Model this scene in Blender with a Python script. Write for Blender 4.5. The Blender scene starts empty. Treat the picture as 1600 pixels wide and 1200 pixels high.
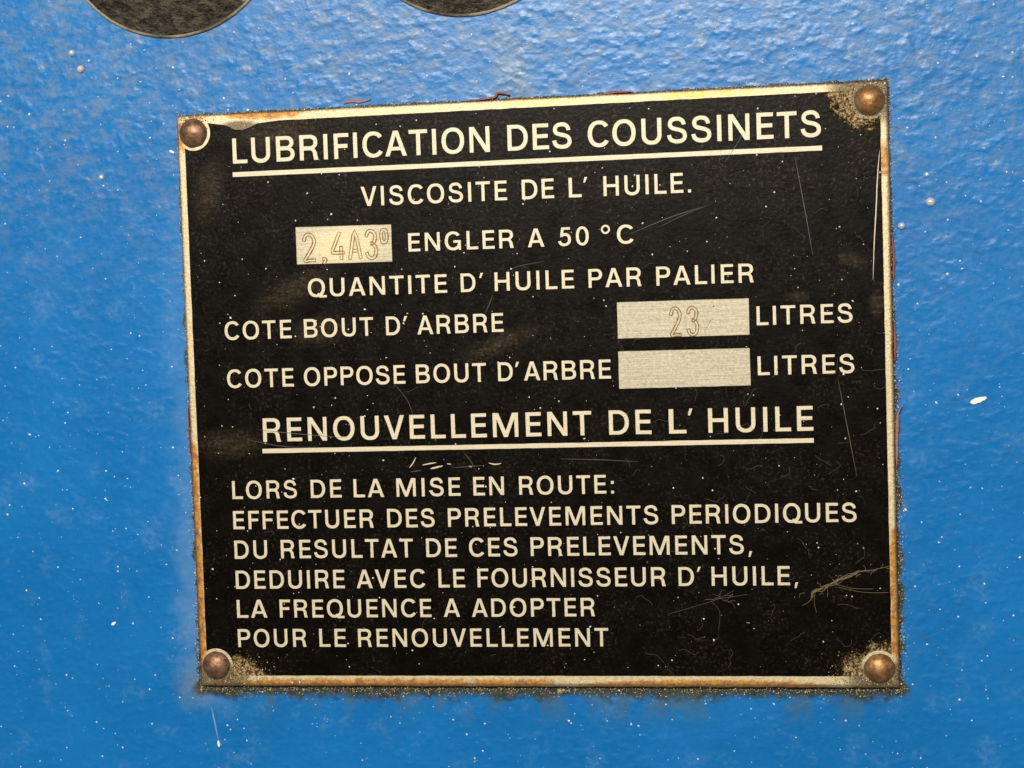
import bpy, bmesh, math, random
from mathutils import Vector, Matrix
from mathutils import noise as mnoise
random.seed(7)
C = bpy.context.scene.collection
MM = 0.001

# ------------------------------------------------------------------ camera
# The wall stands upright in the XZ plane and faces -Y; plate centre is the origin.
cam_d = bpy.data.cameras.new('camera')
cam = bpy.data.objects.new('camera', cam_d)
C.objects.link(cam)
cam_d.sensor_fit = 'HORIZONTAL'
cam_d.sensor_width = 36.0
cam_d.lens = 36.0 * 2600.0 / 1600.0
cam_d.clip_start = 0.005
cam_d.clip_end = 50.0


def w(v):                                   # plate (x right, y up, h out of wall) -> world
    return Vector((v[0], -v[2], v[1]))


ax = w((0.988470865, -0.033046694, -0.147760834))
ay = -w((-0.024826444, -0.998057742, 0.057134850))
az = -w((-0.149361963, -0.052807759, -0.987371432))
cam.matrix_world = Matrix((
    (ax.x, ay.x, az.x, 0.04871306),
    (ax.y, ay.y, az.y, -0.34677789),
    (ax.z, ay.z, az.z, 0.0210067),
    (0, 0, 0, 1)))
bpy.context.scene.camera = cam

# ------------------------------------------------------------------ light
world = bpy.data.worlds.new('World')
bpy.context.scene.world = world
world.use_nodes = True
bg = world.node_tree.nodes['Background']
bg.inputs['Color'].default_value = (0.95, 0.92, 0.86, 1)
bg.inputs['Strength'].default_value = 0.13


def area(name, loc, target, size, size_y, power, col):
    d = bpy.data.lights.new(name, 'AREA')
    d.shape = 'RECTANGLE'
    d.size, d.size_y, d.energy, d.color = size, size_y, power, col
    o = bpy.data.objects.new(name, d)
    C.objects.link(o)
    o.location = w(loc)
    o.rotation_euler = (w(target) - w(loc)).to_track_quat('-Z', 'Y').to_euler()
    return o


area('hall_lamp', (-0.05, 0.335, 0.70), (0, 0.02, 0), 0.44, 0.12, 8.4, (1.0, 0.94, 0.83))
vs = bpy.context.scene.view_settings
vs.view_transform = 'Standard'
vs.look = 'None'
vs.exposure = 0.0
vs.gamma = 1.0
vs.use_curve_mapping = False


# ------------------------------------------------------------------ node helpers
class N:
    def __init__(self, name):
        self.m = bpy.data.materials.new(name)
        self.m.use_nodes = True
        self.t = self.m.node_tree
        self.b = self.t.nodes['Principled BSDF']
        tc = self.t.nodes.new('ShaderNodeTexCoord')
        mp = self.t.nodes.new('ShaderNodeVectorMath')
        mp.operation = 'SCALE'
        mp.inputs['Scale'].default_value = 1000.0
        self.t.links.new(tc.outputs['Object'], mp.inputs[0])
        self.P = mp.outputs[0]                   # millimetres, x right, z up
        s = self.t.nodes.new('ShaderNodeSeparateXYZ')
        self.t.links.new(self.P, s.inputs[0])
        self.x, self.z = s.outputs[0], s.outputs[2]

    def put(self, sock, v):
        if isinstance(v, bpy.types.NodeSocket):
            self.t.links.new(v, sock)
        else:
            if isinstance(v, (tuple, list)) and len(v) == 3 and sock.type == 'RGBA':
                v = (*v, 1)
            sock.default_value = v

    def math(self, op, a, b=0.0, c=0.0, clamp=False):
        n = self.t.nodes.new('ShaderNodeMath')
        n.operation = op
        n.use_clamp = clamp
        for i, v in enumerate((a, b, c)):
            self.put(n.inputs[i], v)
        return n.outputs[0]

    def add(self, a, b): return self.math('ADD', a, b)
    def sub(self, a, b): return self.math('SUBTRACT', a, b)
    def mul(self, a, b): return self.math('MULTIPLY', a, b)
    def mx(self, a, b): return self.math('MAXIMUM', a, b)

    def ramp(self, v, a, b, lo=0.0, hi=1.0, smooth=True):
        n = self.t.nodes.new('ShaderNodeMapRange')
        n.interpolation_type = 'SMOOTHSTEP' if smooth else 'LINEAR'
        for k, q in (('Value', v), ('From Min', a), ('From Max', b), ('To Min', lo), ('To Max', hi)):
            self.put(n.inputs[k], q)
        return n.outputs[0]

    def noise(self, scale, detail=3.0, rough=0.55, stretch=None, off=(0, 0, 0), dist=0.0):
        v = self.P
        if stretch or off != (0, 0, 0):
            m = self.t.nodes.new('ShaderNodeMapping')
            m.inputs['Location'].default_value = off
            if stretch:
                m.inputs['Rotation'].default_value = stretch[0]
                m.inputs['Scale'].default_value = stretch[1]
            self.t.links.new(v, m.inputs['Vector'])
            v = m.outputs[0]
        n = self.t.nodes.new('ShaderNodeTexNoise')
        self.t.links.new(v, n.inputs['Vector'])
        n.inputs['Scale'].default_value = scale
        n.inputs['Detail'].default_value = detail
        n.inputs['Roughness'].default_value = rough
        n.inputs['Distortion'].default_value = dist
        return n.outputs['Fac']

    def ell(self, cx, cz, rx, rz, inner=0.0, rot=0.0):
        """1 inside an ellipse (mm), falling to 0 at its edge"""
        dx, dz = self.sub(self.x, cx), self.sub(self.z, cz)
        if rot:
            c, s = math.cos(rot), math.sin(rot)
            dx, dz = (self.add(self.mul(dx, c), self.mul(dz, s)),
                      self.sub(self.mul(dz, c), self.mul(dx, s)))
        a, b = self.mul(dx, 1.0 / rx), self.mul(dz, 1.0 / rz)
        r = self.math('SQRT', self.add(self.mul(a, a), self.mul(b, b)))
        return self.ramp(r, inner, 1.0, 1.0, 0.0)

    def mix(self, f, a, b):
        n = self.t.nodes.new('ShaderNodeMix')
        n.data_type = 'RGBA'
        self.put(n.inputs[0], f)
        self.put(n.inputs[6], a)
        self.put(n.inputs[7], b)
        return n.outputs[2]

    def bump(self, h, dist, strength=1.0, prev=None):
        n = self.t.nodes.new('ShaderNodeBump')
        n.inputs['Distance'].default_value = dist
        n.inputs['Strength'].default_value = strength
        self.put(n.inputs['Height'], h)
        if prev is not None:
            self.t.links.new(prev, n.inputs['Normal'])
        return n.outputs[0]

    def out(self, **k):
        for a, v in k.items():
            self.put(self.b.inputs[a.replace('_', ' ')], v)
        return self.m


def simple(name, col, rough=0.5, metal=0.0, var=0.25, scale=3.0):
    n = N(name)
    f = n.noise(scale, 3)
    d = tuple(c * (1 - var) for c in col)
    e = tuple(min(1, c * (1 + var)) for c in col)
    return n.out(Base_Color=n.mix(f, d, e), Roughness=rough, Metallic=metal)


HW, HH = 75.0, 62.2                           # half size of the plate, mm

# ------------------------------------------------------------------ materials
def mat_wall():
    n = N('blue_hammered_paint')
    big = n.noise(0.035, 3)
    col = n.mix(n.ramp(big, 0.35, 0.7), (0.0025, 0.138, 0.415), (0.005, 0.158, 0.462))
    blot = n.mul(n.ramp(n.noise(0.13, 4, 0.6, off=(13, 0, 5)), 0.52, 0.75), n.ramp(n.noise(0.9, 3, off=(3, 0, 1)), 0.3, 0.7))
    col = n.mix(n.mul(blot, 0.22), col, (0.26, 0.42, 0.62))
    fine = n.ramp(n.noise(1.6, 4, 0.7, off=(31, 0, 9)), 0.60, 0.78)
    col = n.mix(n.mul(fine, 0.12), col, (0.32, 0.48, 0.66))
    dust_sheen = n.mul(n.ramp(n.noise(0.42, 5, 0.7, stretch=((0, 0.3, 0), (0.7, 1, 1.2)), off=(9, 0, 4)), 0.42, 0.70),
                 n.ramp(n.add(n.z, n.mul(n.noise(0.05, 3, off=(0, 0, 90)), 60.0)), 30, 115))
    col = n.mix(n.mul(dust_sheen, 0.5), col, (0.215, 0.245, 0.265))  # dusty grey mottle, painting in the top's sheen and muting its lit brightness
    # distance from the plate's edge
    dx = n.mx(n.sub(n.math('ABSOLUTE', n.x), HW), 0.0)
    dz = n.mx(n.sub(n.math('ABSOLUTE', n.z), HH), 0.0)
    d = n.math('SQRT', n.add(n.mul(dx, dx), n.mul(dz, dz)))
    wob = n.noise(0.22, 4, 0.65, off=(0, 0, 40))
    fin = n.noise(1.8, 3, 0.7)
    low = n.ramp(n.z, 66.0, -60.0)            # more dirt lower down
    # chalky halo, stronger low and left
    leftish = n.ramp(n.x, -60, -80)
    halo = n.mul(n.ramp(n.add(d, n.mul(n.sub(wob, 0.5), 14.0)), 0.0, 8.0, 1.0, 0.0),
                 n.add(0.02, n.mul(n.mul(low, leftish), 0.24)))
    col = n.mix(halo, col, (0.27, 0.40, 0.55))
    # dirty run-downs below the plate and one above it
    run = n.ramp(n.noise(0.16, 3, 0.6, stretch=((0, 0, 0), (1, 1, 0.4)), off=(21, 0, 0)), 0.48, 0.62)
    below = n.mul(n.ramp(n.z, -61.0, -73.0, 1.0, 0.0), n.ramp(n.z, -59.0, -61.0))
    below = n.mul(below, n.ramp(n.math('ABSOLUTE', n.x), 74, 70, 0, 1))
    col = n.mix(n.mul(n.mul(run, below), n.ramp(fin, 0.35, 0.6, 0.15, 1.0)), col, (0.075, 0.115, 0.080))
    up = n.mul(n.ell(-1.5, 66, 6.5, 16, 0.1, 0.12), n.ramp(fin, 0.25, 0.7))
    col = n.mix(n.mul(up, 0.55), col, (0.24, 0.28, 0.27))
    blc = n.mul(n.ell(-77, -62, 7, 8), n.ramp(fin, 0.35, 0.65))
    col = n.mix(n.mul(blc, 0.6), col, (0.16, 0.17, 0.11))
    # grime creeping out from the joint
    wid = n.add(0.16, n.mul(low, 0.30))
    wid = n.add(wid, n.ramp(n.z, -60, -63, 0.0, 1.5))
    wid = n.add(wid, n.mul(n.ramp(wob, 0.46, 0.66), n.add(0.25, n.mul(low, 0.95))))
    e = n.add(d, n.mul(n.sub(fin, 0.5), 1.0))
    gr = n.ramp(n.math('DIVIDE', e, wid), 0.6, 1.55, 0.95, 0.0)
    gcol = n.mix(n.ramp(n.noise(1.1, 4, 0.7, off=(7, 0, 3)), 0.42, 0.62), (0.008, 0.022, 0.013), (0.060, 0.050, 0.018))
    col = n.mix(gr, col, gcol)
    # orange-peel texture
    h1 = n.ramp(n.noise(0.36, 1.6, 0.5, stretch=((0, 0.30, 0), (0.8, 1, 1.15))), 0.40, 0.86)
    h2 = n.noise(0.62, 2.0, 0.5, off=(5, 0, 2))
    h3 = n.noise(1.7, 2, 0.5, off=(15, 0, 2))
    amp = n.ramp(n.noise(0.05, 2, off=(50, 0, 0)), 0.3, 0.7, 0.6, 1.15)
    hb = n.add(n.mul(n.add(n.mul(h1, 0.8), n.mul(h2, 0.5)), amp), n.mul(h3, 0.10))
    nib = n.ramp(n.noise(0.30, 0.5, 0.5, stretch=((0, 0.2, 0), (0.8, 1, 1.1)), off=(33, 0, 21)), 0.52, 0.86)
    hb = n.add(hb, n.mul(nib, 0.45))
    b = n.bump(hb, 0.00016, 1.0)
    b = n.bump(n.mul(n.mul(gr, fin), 1.0), 0.00015, 1.0, b)
    rough = n.add(n.ramp(n.noise(0.8, 3, off=(0, 0, 77)), 0.3, 0.7, 0.28, 0.40), n.mul(gr, 0.3))
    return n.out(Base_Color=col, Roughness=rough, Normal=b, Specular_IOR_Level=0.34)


def mat_enamel():
    n = N('black_enamel')
    f1 = n.noise(1.35, 4.5, 0.72)
    f2 = n.noise(0.10, 4, 0.6, off=(3, 0, 11))
    dust = n.mul(n.ramp(f1, 0.50, 0.74), n.ramp(f2, 0.36, 0.66, 0.12, 1.25))
    # brown dust rising to the top, sheen there painted in, plus hand smudges
    top = n.ramp(n.z, 18, 60, 0.0, 0.55)
    smudge_haze = n.ell(-68.5, 46, 4.5, 9, 0.1, -0.3)  # smudges; those at the left are hazy reflections painted into the colour
    for a in ((-66, -9, 11, 4.5, 0.0, 0.0), (67, 26, 4.0, 2.2, 0.1, -0.3), (72, 17, 2.2, 3.6, 0.2, 0.0),
              (56, 19, 3.5, 1.6, 0.0, 0.0), (-52, 57, 13, 4.5, 0.1, 0.0), (-6, 11, 12, 3.0, 0.0, 0.35),
              (-50, 24, 14, 4, 0.0, 0.4), (-45, 15, 8, 4.5, 0.0, 0.2)):
        smudge_haze = n.mx(smudge_haze, n.ell(*a))
    streak = n.noise(0.9, 4, 0.7, stretch=((0, -0.35, 0), (0.35, 1, 2.2)), off=(2, 0, 8))
    smudge_haze = n.mul(n.mul(smudge_haze, n.ramp(streak, 0.3, 0.75, 0.15, 0.9)), n.ramp(f1, 0.36, 0.64, 0.35, 1.3))
    fac = n.add(n.mul(dust, n.add(0.24, n.mul(top, 0.5))), n.add(n.mul(smudge_haze, 0.42), n.mul(top, 0.015)))
    fac = n.math('MINIMUM', fac, 0.8)
    col = n.mix(fac, (0.0020, 0.0013, 0.0006), (0.150, 0.112, 0.066))
    # hairline scratches
    # worn-through corners
    wn = n.noise(2.6, 5, 0.8, off=(1, 0, 9))
    edge = n.ell(-66.0, -60, 11.0, 8.0, 0.0, -0.3)
    for a in ((69.5, 58.5, 13, 9.5, 0.0, -0.7), (69.5, -59, 14, 9, 0.0, 0.6)):
        edge = n.mx(edge, n.ell(*a))
    worn = n.ramp(n.add(n.mul(edge, 1.30), n.add(n.mul(n.sub(wn, 0.5), 1.7), n.mul(n.sub(n.noise(0.35, 2, off=(0, 0, 71)), 0.5), 1.6))), 0.46, 0.72)
    wc = n.mix(n.ramp(n.noise(1.5, 3, 0.7, off=(0, 0, 30)), 0.40, 0.66), (0.045, 0.024, 0.007), (0.58, 0.42, 0.21))
    col = n.mix(worn, col, wc)
    b = n.bump(n.noise(0.9, 3), 0.00006)
    b = n.bump(n.mul(worn, wn), 0.0003, 1.0, b)
    ro = n.add(n.ramp(n.noise(0.25, 3), 0.3, 0.7, 0.30, 0.45), n.mul(worn, 0.15))
    return n.out(Base_Color=col, Roughness=ro, Normal=b, Specular_IOR_Level=0.09)


def mat_metal_base():
    n = N('weathered_aluminium')
    f = n.noise(1.2, 4, 0.65)
    col = n.mix(n.ramp(f, 0.3, 0.7), (0.56, 0.45, 0.25), (0.72, 0.61, 0.40))
    # yellow to orange lacquer and rust on the edges
    r = n.ell(-74, -36, 3, 29, 0.6)
    for a in ((-74, -12, 3, 5, 0.4), (-40, -61.3, 34, 2.6, 0.6), (-6, -61, 16, 2.4, 0.3), (35, -61.8, 36, 2.3, 0.4), (74, -43, 3, 19, 0.5), (-71, 57.5, 6, 6, 0.5),
              (-55, 61.5, 12, 3, 0.4), (2, 62.8, 5, 1.6, 0.3), (73, 46, 3, 7, 0.3),
              (-70, -58, 6, 6, 0.4), (70, -58, 6, 6, 0.4)):
        r = n.mx(r, n.ell(*a))
    rn = n.noise(0.5, 5, 0.7, off=(0, 0, 17))
    ex = n.sub(HW, n.math('ABSOLUTE', n.x))
    ez = n.sub(HH, n.math('ABSOLUTE', n.z))
    ed = n.math('MINIMUM', ex, ez)
    r = n.add(r, n.mul(n.mul(n.sub(0.95, ed), 0.55), r))
    rust = n.ramp(n.add(r, n.mul(n.sub(rn, 0.5), 1.7)), 0.38, 0.92)
    rc = n.mix(n.ramp(n.noise(0.55, 5, 0.75, off=(4, 0, 0)), 0.40, 0.62), (0.60, 0.255, 0.005), (0.27, 0.070, 0.002))
    rc = n.mix(n.ramp(n.noise(0.9, 4, 0.7, off=(40, 0, 0)), 0.56, 0.70), rc, (0.10, 0.035, 0.008))
    col = n.mix(n.mul(rust, 0.9), col, rc)
    yel = n.mx(n.ell(3, 62, 13, 2.2, 0.3), n.ell(38, 61.6, 14, 2.2, 0.3))
    yel = n.mul(yel, n.ramp(n.noise(0.5, 4, 0.7, off=(70, 0, 0)), 0.40, 0.58))
    col = n.mix(n.mul(yel, 0.75), col, (0.74, 0.50, 0.06))
    # dirt on the very edge and round the rivets
    fin = n.noise(2.2, 4, 0.7, off=(9, 0, 0))
    dirt = n.ramp(n.add(ed, n.mul(n.sub(fin, 0.5), 1.2)), n.ramp(n.z, -55, -61, 0.22, 0.45), n.ramp(n.z, -55, -61, 0.75, 0.95), 1.0, 0.0)
    col = n.mix(n.mul(dirt, 0.8), col, (0.085, 0.060, 0.030))
    cor = n.mx(n.ell(71.0, 59.5, 10.0, 7.0, 0.5, -0.3), n.ell(-61, 59.4, 5.5, 1.5, 0.4))
    for a in ((-71.5, -60.2, 9, 4.2, 0.6), (72, -60.2, 9, 4.4, 0.6)):
        cor = n.mx(cor, n.ell(*a))
    cor = n.mul(cor, n.ramp(n.noise(2.8, 4, 0.8, off=(0, 0, 5)), 0.30, 0.50))
    col = n.mix(n.mul(cor, 0.85), col, (0.11, 0.075, 0.035))
    b = n.bump(n.add(n.noise(1.4, 4, 0.7), n.mul(cor, 0.8)), 0.00012)
    return n.out(Base_Color=col, Roughness=n.ramp(f, 0.2, 0.8, 0.36, 0.55), Metallic=0.25, Normal=b)


def mat_letter():
    n = N('bare_etched_metal')
    f = n.noise(2.4, 4, 0.7)
    br = n.noise(0.8, 4, 0.7, stretch=((0, 0, 0), (0.12, 1, 5.0)))
    v = n.add(n.mul(f, 0.5), n.mul(br, 0.5))
    col = n.mix(n.ramp(v, 0.3, 0.7), (0.56, 0.475, 0.325), (0.74, 0.665, 0.50))
    col = n.mix(n.mul(n.ramp(n.noise(0.22, 3, off=(0, 0, 60)), 0.55, 0.72), 0.3), col, (0.72, 0.56, 0.22))
    sp = n.ramp(n.noise(3.2, 3, 0.7, off=(14, 0, 2)), 0.61, 0.72)
    col = n.mix(n.mul(sp, 0.5), col, (0.18, 0.12, 0.06))
    b = n.bump(br, 0.00006)
    return n.out(Base_Color=col, Roughness=0.5, Metallic=0.15, Normal=b)


def mat_box():
    n = N('brushed_value_field')
    f = n.noise(1.5, 5, 0.75)
    br = n.noise(0.7, 5, 0.75, stretch=((0, 0, 0), (0.10, 1, 5.5)), off=(8, 0, 8))
    v = n.add(n.mul(f, 0.55), n.mul(br, 0.45))
    col = n.mix(n.ramp(v, 0.36, 0.64), (0.34, 0.30, 0.215), (0.62, 0.555, 0.405))
    sp = n.ramp(n.noise(1.7, 4, 0.8, off=(0, 0, 33)), 0.62, 0.72)
    col = n.mix(n.mul(sp, 0.6), col, (0.85, 0.77, 0.54))
    st = n.mx(n.ell(-35.6, 32.6, 1.8, 2.6), n.ell(-32.2, 33, 1.5, 3))
    st = n.mul(st, n.ramp(n.noise(1.4, 4, 0.7), 0.42, 0.62))
    col = n.mix(n.mul(st, 0.85), col, (0.20, 0.075, 0.012))
    col = n.mix(n.mul(n.ell(-39, 33, 12, 6, 0.3), 0.5), col, (0.80, 0.68, 0.38))
    hole = n.ell(38.9, 17.5, 0.22, 0.22, 0.5)
    col = n.mix(hole, col, (0.04, 0.03, 0.02))
    return n.out(Base_Color=col, Roughness=0.48, Metallic=0.2, Normal=n.bump(v, 0.0001))


def mat_rivet(name, a, c):
    n = N(name)
    f = n.noise(0.6, 4, 0.65)
    col = n.mix(n.ramp(f, 0.35, 0.65), a, c)
    sp = n.ramp(n.noise(2.6, 4, 0.75, off=(4, 0, 1)), 0.56, 0.70)
    col = n.mix(n.mul(sp, 0.4), col, (0.07, 0.03, 0.015))
    return n.out(Base_Color=col, Roughness=n.ramp(f, 0.3, 0.7, 0.38, 0.52), Metallic=0.65, Normal=n.bump(n.noise(1.0, 3, 0.6), 0.00013))


def mat_cap():
    n = N('dark_wrinkled_cap_paint')
    h = n.noise(0.85, 4, 0.65, stretch=((0, 0.3, 0), (0.7, 1, 1.2)))
    v = n.noise(0.6, 5, 0.75, stretch=((0, 0.3, 0), (0.7, 1, 1.2)))
    col = n.mix(n.ramp(v, 0.38, 0.66), (0.014, 0.011, 0.007), (0.115, 0.095, 0.064))
    chip = n.ell(-58.8, 86.6, 1.6, 1.2, 0.3, -0.5)
    col = n.mix(n.mul(chip, 0.8), col, (0.55, 0.48, 0.38))
    return n.out(Base_Color=col, Roughness=0.33, Normal=n.bump(h, 0.0019))


def mat_rim():
    n = N('worn_cap_rim')
    f = n.ramp(n.noise(0.10, 3, 0.6, off=(6, 0, 6)), 0.34, 0.62)
    g = n.noise(1.8, 4, 0.7)
    col = n.mix(n.ramp(g, 0.3, 0.7), (0.03, 0.024, 0.016), (0.11, 0.09, 0.06))
    col = n.mix(n.mul(f, 0.8), col, (0.46, 0.39, 0.27))
    return n.out(Base_Color=col, Roughness=0.4, Normal=n.bump(g, 0.0006))


M_RIM = mat_rim()
M_WALL, M_ENAMEL, M_BASE, M_LETTER, M_BOX, M_CAP = mat_wall(), mat_enamel(), mat_metal_base(), mat_letter(), mat_box(), mat_cap()
M_RIV_A = mat_rivet('dark_copper_rivet', (0.17, 0.085, 0.045), (0.34, 0.19, 0.115))
M_RIV_B = mat_rivet('brass_rivet', (0.24, 0.115, 0.04), (0.44, 0.24, 0.105))
M_STAMP = simple('oxidised_stamp_edge', (0.24, 0.115, 0.010), 0.45, 0.0, 0.5, 1.5)
M_SCR = simple('bright_scratch', (0.62, 0.54, 0.38), 0.5, 0.1, 0.3, 1.5)
M_HAIR = simple('faint_scratch', (0.085, 0.066, 0.040), 0.5, 0.0, 0.5, 0.6)
M_RED = simple('old_red_primer', (0.23, 0.045, 0.025), 0.6, 0.0, 0.5, 1.5)
M_GREYRED = simple('dusty_red_primer', (0.27, 0.13, 0.11), 0.6, 0.0, 0.5, 2.0)
M_DRIP = simple('pale_paint_run', (0.16, 0.28, 0.46), 0.3, 0.0, 0.3, 1.5)
M_DUST = simple('pale_dust', (0.88, 0.86, 0.82), 0.5, 0.0, 0.1)
M_LINT = simple('grey_lint', (0.135, 0.110, 0.080), 0.7, 0.0, 0.2)
M_LINT2 = simple('straw_lint', (0.24, 0.175, 0.095), 0.7, 0.0, 0.2)
M_OLIVE = simple('olive_grime', (0.030, 0.036, 0.020), 0.6, 0.0, 0.4)
M_BROWN = simple('brown_rust_crumb', (0.14, 0.065, 0.02), 0.55, 0.0, 0.5)
M_GOLD = simple('gold_grit', (0.50, 0.36, 0.15), 0.4, 0.0, 0.4)
M_WHITE = simple('white_paint_spatter', (0.82, 0.80, 0.76), 0.4, 0.0, 0.1)
n = N('highlight_toned_blister')
M_BLIS = n.out(Base_Color=n.mix(n.noise(1.0), (0.50, 0.55, 0.60), (0.72, 0.74, 0.76)), Roughness=0.14, Metallic=0.35)  # pale base paints in the white highlights of the glossy domes
n = N('pale_blister')
M_BLIS2 = n.out(Base_Color=n.mix(n.noise(1.0), (0.45, 0.36, 0.33), (0.62, 0.52, 0.46)), Roughness=0.3)


# ------------------------------------------------------------------ object helpers
def tag(o, label=None, cat=None, group=None, kind=None):
    for k, v in (('label', label), ('category', cat), ('group', group), ('kind', kind)):
        if v:
            o[k] = v
    return o


def link(name, me, mats, parent=None):
    o = bpy.data.objects.new(name, me)
    C.objects.link(o)
    for m in (mats if isinstance(mats, list) else [mats]):
        me.materials.append(m)
    if parent:
        o.parent = parent
    return o


def from_bm(name, bm, mats, parent=None, smooth=False):
    """bm is built in plate millimetres (x, y, h); turned upright and scaled here"""
    for v in bm.verts:
        v.co = w(v.co * MM)
    bmesh.ops.recalc_face_normals(bm, faces=bm.faces)
    me = bpy.data.meshes.new(name)
    bm.to_mesh(me)
    bm.free()
    if smooth:
        for p in me.polygons:
            p.use_smooth = True
    return link(name, me, mats, parent)


def fill_into(bm, contours, h0, h1, bevel=0.0, fat=0.0):
    """contours (mm) with holes -> solid between h0 and h1, added to bm"""
    cu = bpy.data.curves.new('tmp', 'CURVE')
    cu.dimensions = '2D'
    cu.fill_mode = 'BOTH'
    cu.extrude = max((h1 - h0) / 2 - bevel, 0.0)
    cu.bevel_depth = bevel
    cu.bevel_resolution = 1
    cu.offset = -bevel + fat
    for pts in contours:
        s = cu.splines.new('POLY')
        s.points.add(len(pts) - 1)
        for p, q in zip(s.points, pts):
            p.co = (q[0], q[1], 0, 1)
        s.use_cyclic_u = True
    o = bpy.data.objects.new('tmp', cu)
    C.objects.link(o)
    dg = bpy.context.evaluated_depsgraph_get()
    me = bpy.data.meshes.new_from_object(o.evaluated_get(dg))
    me.transform(Matrix.Translation((0, 0, (h0 + h1) / 2)))
    bm.from_mesh(me)
    bpy.data.meshes.remove(me)
    bpy.data.objects.remove(o)
    bpy.data.curves.remove(cu)


def ribbon_outline(pts, width, taper=False):
    L, R = [], []
    for i, p in enumerate(pts):
        a = pts[max(i - 1, 0)]
        b = pts[min(i + 1, len(pts) - 1)]
        t = Vector((b[0] - a[0], b[1] - a[1]))
        if t.length < 1e-9:
            t = Vector((1, 0))
        t.normalize()
        k = 1.0
        if 0 < i < len(pts) - 1:
            u = Vector((p[0] - a[0], p[1] - a[1])).normalized()
            k = 1.0 / max(0.72, abs(u.dot(t)))
        wd = (width[i] if isinstance(width, (list, tuple)) else width) / 2 * k
        if taper:
            f = i / (len(pts) - 1)
            wd *= max(0.12, math.sin(math.pi * min(max(f, 0.03), 0.97)) ** 0.6)
        L.append((p[0] - t.y * wd, p[1] + t.x * wd))
        R.append((p[0] + t.y * wd, p[1] - t.x * wd))
    return L + R[::-1]


def dense(pts, n=10):
    """Catmull-Rom through pts"""
    out = []
    P = [pts[0]] + list(pts) + [pts[-1]]
    for i in range(1, len(P) - 2):
        p0, p1, p2, p3 = (Vector(P[i + k]) for k in (-1, 0, 1, 2))
        for j in range(n):
            t = j / n
            q = 0.5 * ((2 * p1) + (p2 - p0) * t + (2 * p0 - 5 * p1 + 4 * p2 - p3) * t * t + (3 * p1 - p0 - 3 * p2 + p3) * t ** 3)
            out.append((q.x, q.y))
    out.append(tuple(pts[-1]))
    return out


# ------------------------------------------------------------------ lettering (grotesque capitals, cap height 1)
S, H = 0.158, 0.145


def arc(cx, cy, rx, ry, a0, a1, n=18, e=2.2):
    o = []
    for i in range(n + 1):
        a = math.radians(a0 + (a1 - a0) * i / n)
        c, s = math.cos(a), math.sin(a)
        o.append((cx + rx * math.copysign(abs(c) ** (2 / e), c), cy + ry * math.copysign(abs(s) ** (2 / e), s)))
    return o


def bez(p0, p1, p2, p3, n=10):
    o = []
    for i in range(n):
        t = i / n
        a, b, c, d = (1 - t) ** 3, 3 * t * (1 - t) ** 2, 3 * t * t * (1 - t), t ** 3
        o.append((a * p0[0] + b * p1[0] + c * p2[0] + d * p3[0], a * p0[1] + b * p1[1] + c * p2[1] + d * p3[1]))
    return o


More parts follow.
